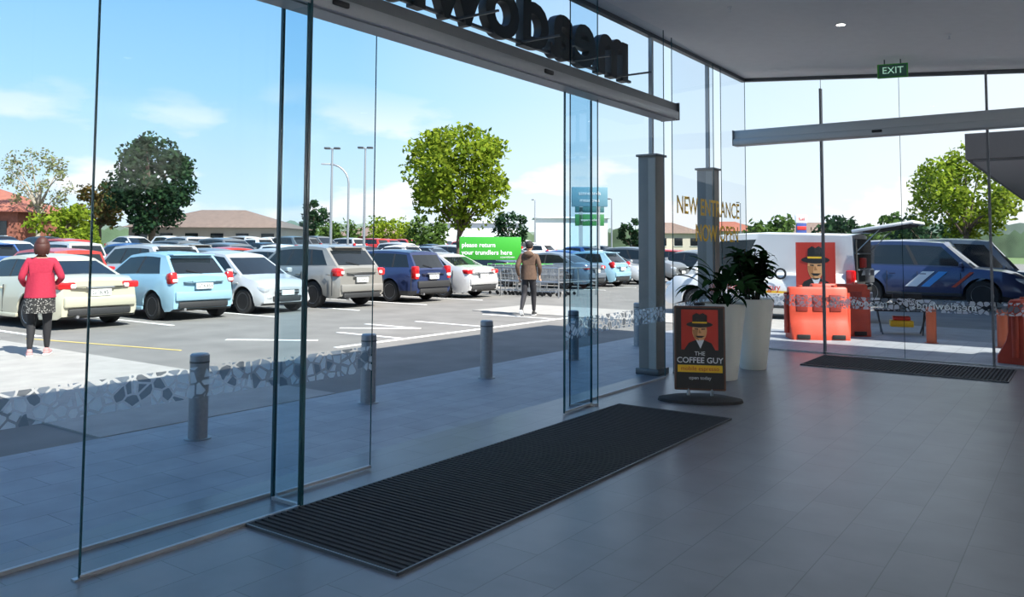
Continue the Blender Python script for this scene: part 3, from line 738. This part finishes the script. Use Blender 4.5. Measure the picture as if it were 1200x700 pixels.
LG=[leafmat('leaf_spring',(.26,.34,.035),.5),leafmat('leaf_spring_dark',(.13,.20,.02),.45)]
LD=[leafmat('leaf_dark',(.03,.066,.028),.25),leafmat('leaf_dark_blue',(.018,.045,.025),.2)]
LM=[leafmat('leaf_mid',(.10,.17,.04),.4),leafmat('leaf_mid_dark',(.06,.11,.03),.3)]
LP=[leafmat('leaf_pale',(.26,.30,.14),.5),leafmat('leaf_pale_brown',(.22,.20,.11),.4)]
LB=[leafmat('leaf_bronze',(.14,.10,.03),.4),leafmat('leaf_bronze_green',(.08,.10,.03),.3)]
tree('carpark_tree',(-19.75,24.15,-.02),6.3,4.35,2.15,2.1,7200,.118,LG,tr=.09,seed=4,blobs=48,sh=.88,fork=.15)
mb=MB(); mb.box((0,0,.06),(3.0,2.0,.16),M_conc,bev=.04); mb.box((0,0,.13),(2.8,1.8,.04),M_soil); mb.obj('planting_bed',(-20.0,24.2,-.04))
def T(name,u,D,top,zc,rx,rz,n,ls,lf,**k):
    x,y=far(u,D); tree(name,(x,y,gz(x)),top,zc,rx,rz,n,ls,lf,**k)
T('evergreen_tree',179,62,9,5.2,3.0,3.9,8500,.22,LD,tr=.28,seed=8,blobs=52,sh=1.15)
T('bare_spring_tree',45,60,8,5.2,2.9,2.6,1700,.13,LP,bark=M_barkl,tr=.15,seed=9,blobs=40,sh=.7)
T('bronze_tree',116,66,5,3.4,2.0,2.3,2200,.2,LB,tr=.2,seed=10)
T('garden_shrub',75,58,3,1.8,2.3,1.7,1700,.2,LG,tr=.1,seed=12)
T('garden_shrub',95,50,2.0,.9,1.3,.9,1200,.13,LG,tr=.08,seed=13)
T('roadside_tree',367,85,5,3.2,1.7,2.2,1500,.22,LD,tr=.15,seed=14)
T('garden_shrub',395,80,3,1.6,2.4,1.4,1200,.25,LM,tr=.1,seed=15)
T('garden_shrub',455,90,3.5,2.0,3.0,1.6,1500,.25,LG,tr=.1,seed=16)
T('garden_shrub',500,70,3,2.0,2.0,1.6,1000,.25,LM,tr=.1,seed=19)
T('clipped_tree',599,62,4,2.6,1.5,1.4,1500,.15,LD,tr=.1,seed=17)
T('roadside_tree',742,80,4,2.4,1.5,1.8,900,.22,LD,tr=.12,seed=18)
T('roadside_tree',1132,42,7,4.3,2.9,2.5,6000,.15,LG,tr=.13,seed=20,blobs=44)
T('roadside_tree',905,120,6,3.5,4,3,900,.5,LM,tr=.13,seed=23)
T('roadside_tree',985,110,6,3.2,4,2.6,900,.5,LD,tr=.13,seed=24)
T('roadside_tree',1045,100,6,3.2,3.5,2.6,900,.45,LM,tr=.13,seed=25)
T('roadside_tree',1085,90,6,3.2,3.5,2.6,900,.4,LD,tr=.13,seed=26)
# far tree line
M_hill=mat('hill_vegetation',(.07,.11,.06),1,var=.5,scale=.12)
def ridge(name,D,h0,h1,m,seed,a0=-60,a1=60,step=.3):
    r_=random.Random(seed); mb=MB(); top=[];bot=[];bk=[]
    n=int((a1-a0)/step)
    ph=[r_.uniform(0,6) for _ in range(5)]
    for i in range(n+1):
        a=R(a0+step*i); b=A-a
        hh=h0+(h1-h0)*(.5+.25*math.sin(a*9+ph[0])+.15*math.sin(a*31+ph[1])+.1*math.sin(a*83+ph[2]))+r_.uniform(-.16,.16)*h0
        x,y=-D*math.sin(b),D*math.cos(b)
        bot.append((x,y,-1)); top.append((x*1.02,y*1.02,hh)); bk.append((x*1.1,y*1.1,-1))
    vs=bot+top+bk; N=n+1; fs=[]
    for i in range(n): fs+=[(i,i+1,N+i+1,N+i),(N+i,N+i+1,2*N+i+1,2*N+i)]
    mb.add(vs,fs,m); mb.obj(name)
ridge('hedge_line',195,4.2,6.2,M_hill,3); ridge('tree_line_hill',280,7,10,mat('hill_far_haze',(.13,.17,.14),1,var=.3,scale=.05),5)  # farther ridge paler, distance haze put into its colour

# ------------------------------------------------------------------ buildings behind
M_cream=mat('weatherboard_cream',(.50,.45,.38),.8,var=.05); M_rfb=mat('roof_brown',(.20,.14,.11),.8,var=.15,scale=3); M_rfr=mat('roof_tile_red',(.32,.11,.07),.8,var=.15,scale=3); M_lt=mat('warehouse_wall',(.62,.66,.70),.7)
def house(name,u,D,w,d,h,rh,rm,wm,rz=0,wins=5):
    x,y=far(u,D); mb=MB(); mb.box((0,0,h/2),(w,d,h),wm)
    e=.5; W2,D2=w/2+e,d/2+e; rid=max(.1,W2-D2)
    vs=[(-W2,-D2,h),(W2,-D2,h),(W2,D2,h),(-W2,D2,h),(-rid,0,h+rh),(rid,0,h+rh)]
    mb.add(vs,[(0,1,5,4),(1,2,5),(2,3,4,5),(3,0,4),(0,3,2,1)],rm)
    for i in range(wins): mb.box((-w/2+w*(i+.5)/wins,-d/2-.03,h*.55),(w/wins*.5,.06,h*.4),M_cglass); 
    for i in range(wins): mb.box((-w/2+w*(i+.5)/wins,-d/2-.05,h*.55-h*.21),(w/wins*.56,.1,.06),M_white)
    mb.obj(name,(x,y,gz(x)),rz)
house('brick_house',-10,64,9,8,2.7,2.0,M_rfr,M_brick,A,3)
house('low_shop_building',262,74,13,9,2.0,1.7,M_rfb,M_cream,A,6)
house('low_shop_building',440,100,10,8,1.5,1.3,M_rfb,M_brick,A,4)
house('warehouse_building',668,140,12,9,5.2,.4,M_lt,M_lt,A,0)
house('warehouse_building',560,130,14,9,4.0,.6,M_lt,M_lt,A,0)
house('suburban_house',780,130,10,8,3,1.8,M_rfb,M_cream,A,4)
house('suburban_house',850,165,12,8,4,2,M_rfr,M_cream,A,4)
house('suburban_house',955,150,12,8,4,2,M_rfb,M_cream,A,4)
# pylon sign
x,y=far(691,70); mb=MB(); M_pb=mat('pylon_panel_blue',(.12,.26,.33),.5)
for sx in(-.75,.75): mb.box((sx,0,3.3),(.3,.3,6.6),M_alu)
mb.box((0,0,5.9),(3.1,.35,1.7),M_pb,bev=.05); mb.box((0,0,3.9),(2.5,.3,1.0),mat('pylon_green_dark',(.03,.18,.05),.5),bev=.03); mb.box((0,0,4.8),(2.5,.3,.5),mat('pylon_teal',(.03,.12,.13),.5),bev=.03)
text(mb,'stonelands',.45,M_white,TR(0,-.2,6.2),ext=.01); text(mb,'meadows',.45,M_white,TR(0,-.2,5.6),ext=.01); text(mb,'supermarket',.3,M_white,TR(0,-.18,3.9),ext=.01)
mb.obj('pylon_sign',(x,y,gz(x)-.2),A)
x,y=far(939,90); mb=MB(); mb.box((0,0,2.6),(1.1,.3,5.2),mat('pylon_navy',(.03,.06,.25),.5),bev=.05); mb.box((0,-.02,4.9),(1.3,.32,.9),M_white,bev=.05); mb.box((0,-.04,3.9),(1.0,.3,.4),M_red,bev=.02); text(mb,'fuel',.5,M_red,TR(0,-.2,4.9),ext=.01)
mb.obj('fuel_price_sign',(x,y,0),A)
# lamps
def lamp(u,D,h,kind,rz=A):
    x,y=far(u,D); mb=MB()
    mb.tube([(0,0,0),(0,0,1)],[.12,.10],M_steel,10)
    if kind=='curve':
        pts=[(0,0,1),(0,0,h-1.6)]+[(1.5*(1-math.cos(t)),0,h-1.6+1.5*math.sin(t)) for t in [i*.26 for i in range(1,7)]]
        pts=[(-p[0],p[1],p[2]) for p in pts]; mb.tube(pts,[.08]*len(pts),M_steel,8); mb.box((pts[-1][0]-.3,0,pts[-1][2]),(.7,.22,.12),M_alu,bev=.03)
    else:
        mb.tube([(0,0,1),(0,0,h)],[.09,.06],M_steel,8)
        for sx in((-1,1) if kind=='double' else (-1,)):
            mb.tube([(0,0,h-.05),(sx*.2,0,h)],.035,M_steel,6); mb.box((sx*.3,0,h+.0),(.38,.3,.12),M_dsteel,bev=.03)
    mb.obj('street_lamp',(x,y,gz(x)),rz)
lamp(388,50,7.3,'double'); lamp(427,52,7.6,'double'); lamp(408,62,7.4,'curve')
lamp(627,110,7,'single'); lamp(717,90,6.5,'single'); lamp(868,100,7,'single')

# ------------------------------------------------------------------ people
def skinned(mb,J,bones,bm_):
    names=list(J); idx={n:i for i,n in enumerate(names)}
    me=bpy.data.meshes.new('b'); me.from_pydata([J[n][0] for n in names],[(idx[a],idx[b]) for a,b,_ in bones],[])
    o=bpy.data.objects.new('b',me); COL.objects.link(o)
    md=o.modifiers.new('s','SKIN'); md.use_smooth_shade=True
    for i,n in enumerate(names):
        q=J[n][1]; me.skin_vertices[0].data[i].radius=q if hasattr(q,'__len__') else (q,q); me.skin_vertices[0].data[i].use_root=(n=='pelvis')
    sb=o.modifiers.new('u','SUBSURF'); sb.levels=2; sb.render_levels=2
    dg=bpy.context.evaluated_depsgraph_get(); m2=bpy.data.meshes.new_from_object(o.evaluated_get(dg))
    segs=[(Vector(J[a][0]),Vector(J[b][0]),m) for a,b,m in bones]
    ms=[]
    for p in m2.polygons:
        c=p.center; best=None
        for a,b,m in segs:
            d=b-a; t=max(0,min(1,(c-a).dot(d)/d.length_squared)); q=(c-(a+d*t)).length
            if best is None or q<best[0]: best=(q,m)
        ms.append(best[1])
    mb.add([v.co.copy() for v in m2.vertices],[tuple(p.vertices) for p in m2.polygons],ms)
    bpy.data.objects.remove(o); bpy.data.meshes.remove(m2)
M_eye=mat('eye_white',(.8,.8,.8),.3); M_lips=mat('lips',(.4,.1,.09),.5)
def head(mb,c,skin,hair,long=False,cap=None):
    M=Matrix.Translation(c)
    mb.ell((0,0,0),(.076,.094,.118),skin,M,20,14); mb.ell((0,.03,-.06),(.052,.062,.055),skin,M)
    mb.tube([(0,.085,.02),(0,.108,-.02),(0,.09,-.03)],[.008,.015,.01],skin,6,M)
    for s in(-1,1):
        mb.ell((s*.03,.078,.01),(.013,.010,.008),M_eye,M,8,6); mb.ell((s*.03,.086,.01),(.006,.004,.006),M_black,M,8,6)
        mb.ell((s*.076,-.002,-.005),(.012,.02,.032),skin,M,8,6); mb.box((s*.03,.084,.032),(.03,.01,.006),hair,M=M)
    mb.box((0,.088,-.055),(.042,.012,.010),M_lips,M=M,bev=.003)
    mb.ell((0,-.018,.03),(.090,.096,.108),hair,M,20,14)
    if long:
        mb.ell((0,-.045,-.03),(.098,.078,.115),hair,M,16,12)
        for s in(-1,1): mb.ell((s*.072,-.02,-.03),(.034,.062,.10),hair,M,10,8)
    if cap: mb.ell((0,-.012,.055),(.096,.106,.088),cap,M,20,12); mb.lathe([(.09,0),(.085,.012)],cap,20,M@Matrix.Translation((0,.075,.045)),sy=.9)
def hand(mb,w,d,side,skin):
    d=Vector(d).normalized(); s=Vector(side).normalized(); n=d.cross(s).normalized(); w=Vector(w)
    Mh=Matrix((( *s,0),(*d,0),(*n,0),(0,0,0,1))).transposed(); Mh.translation=w+d*.045
    mb.box((0,0,0),(.075,.09,.03),skin,M=Mh,bev=.012)
    for i,(o,L) in enumerate(((-.028,.068),(-.01,.078),(.01,.074),(.028,.058))):
        b=w+d*.085+s*o; mb.tube([b,b+d*L*.45+n*.006,b+d*L*.75+n*.022,b+d*L*.85+n*.04],[.009,.0085,.008,.006],skin,6)
    b=w+d*.03-s*.036; mb.tube([b,b-s*.022+d*.03+n*.01,b-s*.02+d*.058+n*.025],[.011,.010,.007],skin,6)
def shoe(mb,c,ang,m,sole=M_white,pitch=0):
    M=Matrix.Translation(c)@Matrix.Rotation(ang,4,'Z')@Matrix.Rotation(pitch,4,'X')
    mb.box((0,.05,.035),(.085,.25,.06),m,bev=.027,M=M,seg=3); mb.box((0,.05,.010),(.09,.26,.02),sole,bev=.008,M=M); mb.box((0,-.02,.07),(.075,.10,.07),m,bev=.025,M=M)
def loft(mb,rings,m,seg=24,cap=False):
    vs=[];fs=[]
    for (cx,cy,z,rx,ry) in rings:
        for k in range(seg):
            t=2*math.pi*k/seg; w=1+.03*math.sin(6*t); vs.append((cx+rx*w*math.cos(t),cy+ry*w*math.sin(t),z))
    for i in range(len(rings)-1):
        for k in range(seg): a=i*seg+k;b=i*seg+(k+1)%seg; fs.append((a,b,b+seg,a+seg))
    mb.add(vs,fs,m)
skin=mat('skin',(.55,.32,.22),.6)
hairr=mat('hair_auburn',(.06,.015,.01),.6); redc=mat('cardigan_red',(.36,.015,.045),.85,var=.1,scale=30,bump=.2); legg=mat('leggings_black',(.015,.015,.018),.8)
def skirtmat():
    m,nt,out=nmat('skirt_pattern'); tc=nt.nodes.new('ShaderNodeTexCoord'); v=nt.nodes.new('ShaderNodeTexVoronoi'); v.inputs['Scale'].default_value=45
    r=nt.nodes.new('ShaderNodeValToRGB'); r.color_ramp.interpolation='CONSTANT'; r.color_ramp.elements[0].color=(.35,.34,.32,1); r.color_ramp.elements[1].position=.33; r.color_ramp.elements[1].color=(.02,.02,.02,1)
    b=nt.nodes.new('ShaderNodeBsdfPrincipled'); b.inputs['Roughness'].default_value=.9
    nt.links.new(tc.outputs['Object'],v.inputs['Vector']); nt.links.new(v.outputs['Distance'],r.inputs[0]); nt.links.new(r.outputs[0],b.inputs['Base Color']); nt.links.new(b.outputs[0],out.inputs[0]); return m
skirt=skirtmat()
mb=MB()
J={'pelvis':((0,0,.94),(.165,.12)),'waist':((0,0,1.08),(.15,.115)),'chest':((0,0,1.26),(.175,.125)),'neck0':((0,-.005,1.40),(.085,.08)),'neck1':((0,.01,1.47),.05),'head0':((0,.015,1.54),.045),
'shL':((-.165,0,1.36),.068),'elL':((-.245,-.05,1.12),.052),'wrL':((-.20,.14,1.0),.034),'shR':((.165,0,1.36),.068),'elR':((.275,-.05,1.12),.052),'wrR':((.19,.16,1.03),.034),
'hipL':((-.09,0,.86),.105),'knL':((-.10,.05,.50),.065),'caL':((-.10,-.0,.34),.06),'anL':((-.105,-.05,.09),.036),
'hipR':((.09,0,.86),.105),'knR':((.10,.05,.50),.065),'caR':((.10,.06,.34),.06),'anR':((.105,.09,.09),.036)}
B=[('pelvis','waist',redc),('waist','chest',redc),('chest','neck0',redc),('neck0','neck1',skin),('neck1','head0',skin),('chest','shL',redc),('shL','elL',redc),('elL','wrL',redc),('chest','shR',redc),('shR','elR',redc),('elR','wrR',redc),
('pelvis','hipL',legg),('hipL','knL',legg),('knL','caL',legg),('caL','anL',legg),('pelvis','hipR',legg),('hipR','knR',legg),('knR','caR',legg),('caR','anR',legg)]
skinned(mb,J,B,None)
loft(mb,[(0,0,1.20,.17,.13),(0,0,1.0,.19,.15),(0,0,.84,.205,.165)],redc); loft(mb,[(0,0,1.0,.17,.14),(0,0,.85,.195,.16),(0,0,.62,.205,.175)],skirt)
head(mb,(0,.02,1.59),skin,hairr,long=True)
hand(mb,(-.20,.14,1.0),(.35,.8,.1),(.9,-.4,0),skin); hand(mb,(.19,.16,1.03),(-.3,.8,.15),(-.9,-.35,0),skin)
mb.box((-.08,.30,1.03),(.07,.01,.13),M_black,bev=.004,rot=(R(-50),0,0))
pink=mat('shoe_pink',(.45,.25,.25),.7)
shoe(mb,(-.105,-.05,0),R(8),pink); shoe(mb,(.105,.09,0),R(-8),pink)
mb.obj('woman_in_red_cardigan',(-12.5,5.66,-.005),R(62))
jak=mat('jacket_brown',(.10,.06,.04),.85,var=.15,scale=20,bump=.2); pant=mat('trousers_black',(.015,.015,.02),.8); hairb=mat('hair_dark',(.015,.01,.008),.7)
mb=MB()
J={'pelvis':((0,0,.95),(.15,.115)),'waist':((0,.01,1.10),(.155,.12)),'chest':((0,.02,1.30),(.19,.13)),'neck0':((0,.01,1.45),(.09,.085)),'neck1':((0,.035,1.52),.055),'head0':((0,.045,1.59),.05),
'shL':((-.19,.01,1.41),.078),'elL':((-.26,-.12,1.16),.06),'wrL':((-.24,.0,.93),.038),'shR':((.19,.01,1.41),.078),'elR':((.27,-.02,1.15),.06),'wrR':((.23,.14,.96),.038),
'hipL':((-.09,0,.88),.10),'knL':((-.10,-.04,.50),.07),'caL':((-.10,-.18,.36),.064),'anL':((-.10,-.34,.17),.042),
'hipR':((.09,.0,.88),.10),'knR':((.09,.14,.50),.07),'caR':((.09,.15,.35),.064),'anR':((.09,.17,.09),.042)}
B=[('pelvis','waist',jak),('waist','chest',jak),('chest','neck0',jak),('neck0','neck1',skin),('neck1','head0',skin),('chest','shL',jak),('shL','elL',jak),('elL','wrL',jak),('chest','shR',jak),('shR','elR',jak),('elR','wrR',jak),
('pelvis','hipL',pant),('hipL','knL',pant),('knL','caL',pant),('caL','anL',pant),('pelvis','hipR',pant),('hipR','knR',pant),('knR','caR',pant),('caR','anR',pant)]
skinned(mb,J,B,None)
loft(mb,[(0,.01,1.2,.18,.14),(0,.01,1.0,.195,.155),(0,.0,.86,.19,.155)],jak)
mb.ell((0,-.07,1.46),(.13,.08,.08),jak); 
head(mb,(0,.05,1.64),skin,hairb,cap=mat('cap_black',(.02,.02,.02),.8))
hand(mb,(-.24,.0,.93),(.05,.3,-.95),(0,1,.3),skin); hand(mb,(.23,.14,.96),(-.05,.4,-.9),(0,1,.4),skin)
bsh=mat('shoe_black',(.02,.02,.02),.6)
shoe(mb,(-.10,-.36,.10),0,bsh,pitch=R(-38)); shoe(mb,(.09,.16,0),0,bsh)
mb.obj('walking_man',(-10.95,16.0,-.02),R(22))

# ------------------------------------------------------------------ light
w=bpy.data.worlds.new('World'); scene.world=w; w.use_nodes=True; nt=w.node_tree; nt.nodes.clear()
out=nt.nodes.new('ShaderNodeOutputWorld'); bg=nt.nodes.new('ShaderNodeBackground'); bg.inputs[1].default_value=1.0
tc=nt.nodes.new('ShaderNodeTexCoord'); sep=nt.nodes.new('ShaderNodeSeparateXYZ'); nt.links.new(tc.outputs['Generated'],sep.inputs[0])
cr=nt.nodes.new('ShaderNodeValToRGB'); E=cr.color_ramp.elements
E[0].position=0; E[0].color=(.82,.92,1.0,1); E[1].position=1; E[1].color=(.09,.23,.60,1)
for p,c in((.07,(.63,.84,1.0,1)),(.18,(.39,.70,.98,1)),(.33,(.23,.53,.93,1))): e=E.new(p); e.color=c
nt.links.new(sep.outputs[2],cr.inputs[0])
mp=nt.nodes.new('ShaderNodeMapping'); mp.inputs['Scale'].default_value=(1,1,3.0); mp.inputs['Location'].default_value=(.35,.1,0); nt.links.new(tc.outputs['Generated'],mp.inputs[0])
n=nt.nodes.new('ShaderNodeTexNoise'); n.inputs['Scale'].default_value=5; n.inputs['Detail'].default_value=8; nt.links.new(mp.outputs[0],n.inputs['Vector'])
dot=nt.nodes.new('ShaderNodeVectorMath'); dot.operation='DOT_PRODUCT'; dot.inputs[1].default_value=(.75,.66,0); nt.links.new(tc.outputs['Generated'],dot.inputs[0])
hz=nt.nodes.new('ShaderNodeMapRange'); hz.inputs[1].default_value=-.1; hz.inputs[2].default_value=.7; hz.inputs[3].default_value=0; hz.inputs[4].default_value=.85; nt.links.new(dot.outputs['Value'],hz.inputs[0])
c1=nt.nodes.new('ShaderNodeMapRange'); c1.inputs[1].default_value=.50; c1.inputs[2].default_value=.59; nt.links.new(n.outputs['Fac'],c1.inputs[0])
c2=nt.nodes.new('ShaderNodeMapRange'); c2.inputs[1].default_value=.20; c2.inputs[2].default_value=.08; nt.links.new(sep.outputs[2],c2.inputs[0])
mu=nt.nodes.new('ShaderNodeMath'); mu.operation='MULTIPLY'; nt.links.new(c1.outputs[0],mu.inputs[0]); nt.links.new(c2.outputs[0],mu.inputs[1])
mxm=nt.nodes.new('ShaderNodeMath'); mxm.operation='MAXIMUM'; nt.links.new(mu.outputs[0],mxm.inputs[0]); nt.links.new(hz.outputs[0],mxm.inputs[1])
mx=nt.nodes.new('ShaderNodeMixRGB'); mx.inputs[2].default_value=(1.0,1.0,1.02,1); nt.links.new(mxm.outputs[0],mx.inputs[0]); nt.links.new(cr.outputs[0],mx.inputs[1])
nt.links.new(mx.outputs[0],bg.inputs[0]); nt.links.new(bg.outputs[0],out.inputs[0])
sl=bpy.data.lights.new('sun','SUN'); sl.energy=9.0; sl.angle=R(.53); sl.color=(1,.95,.86)
so=bpy.data.objects.new('sun',sl); COL.objects.link(so)
d=Vector((1,-.15,0)).normalized()*math.cos(R(48))+Vector((0,0,math.sin(R(48))))
so.rotation_euler=d.to_track_quat('Z','Y').to_euler(); so.location=(10,0,20)

# ------------------------------------------------------------------ camera
cd=bpy.data.cameras.new('camera'); co=bpy.data.objects.new('camera',cd); COL.objects.link(co)
cd.sensor_width=36; cd.sensor_fit='HORIZONTAL'; cd.lens=950/1200*36
pitch=3.4; cd.shift_y=-(350-(290-950*math.tan(R(pitch))))/1200
cd.clip_start=.05; cd.clip_end=2000
M=Matrix.Translation((0,0,1.6))@Matrix.Rotation(A,4,'Z')@Matrix.Rotation(R(90+pitch),4,'X')@Matrix.Rotation(R(.3),4,'Z')
co.matrix_world=M
scene.camera=co
scene.view_settings.view_transform='Standard'
scene.view_settings.exposure=.25
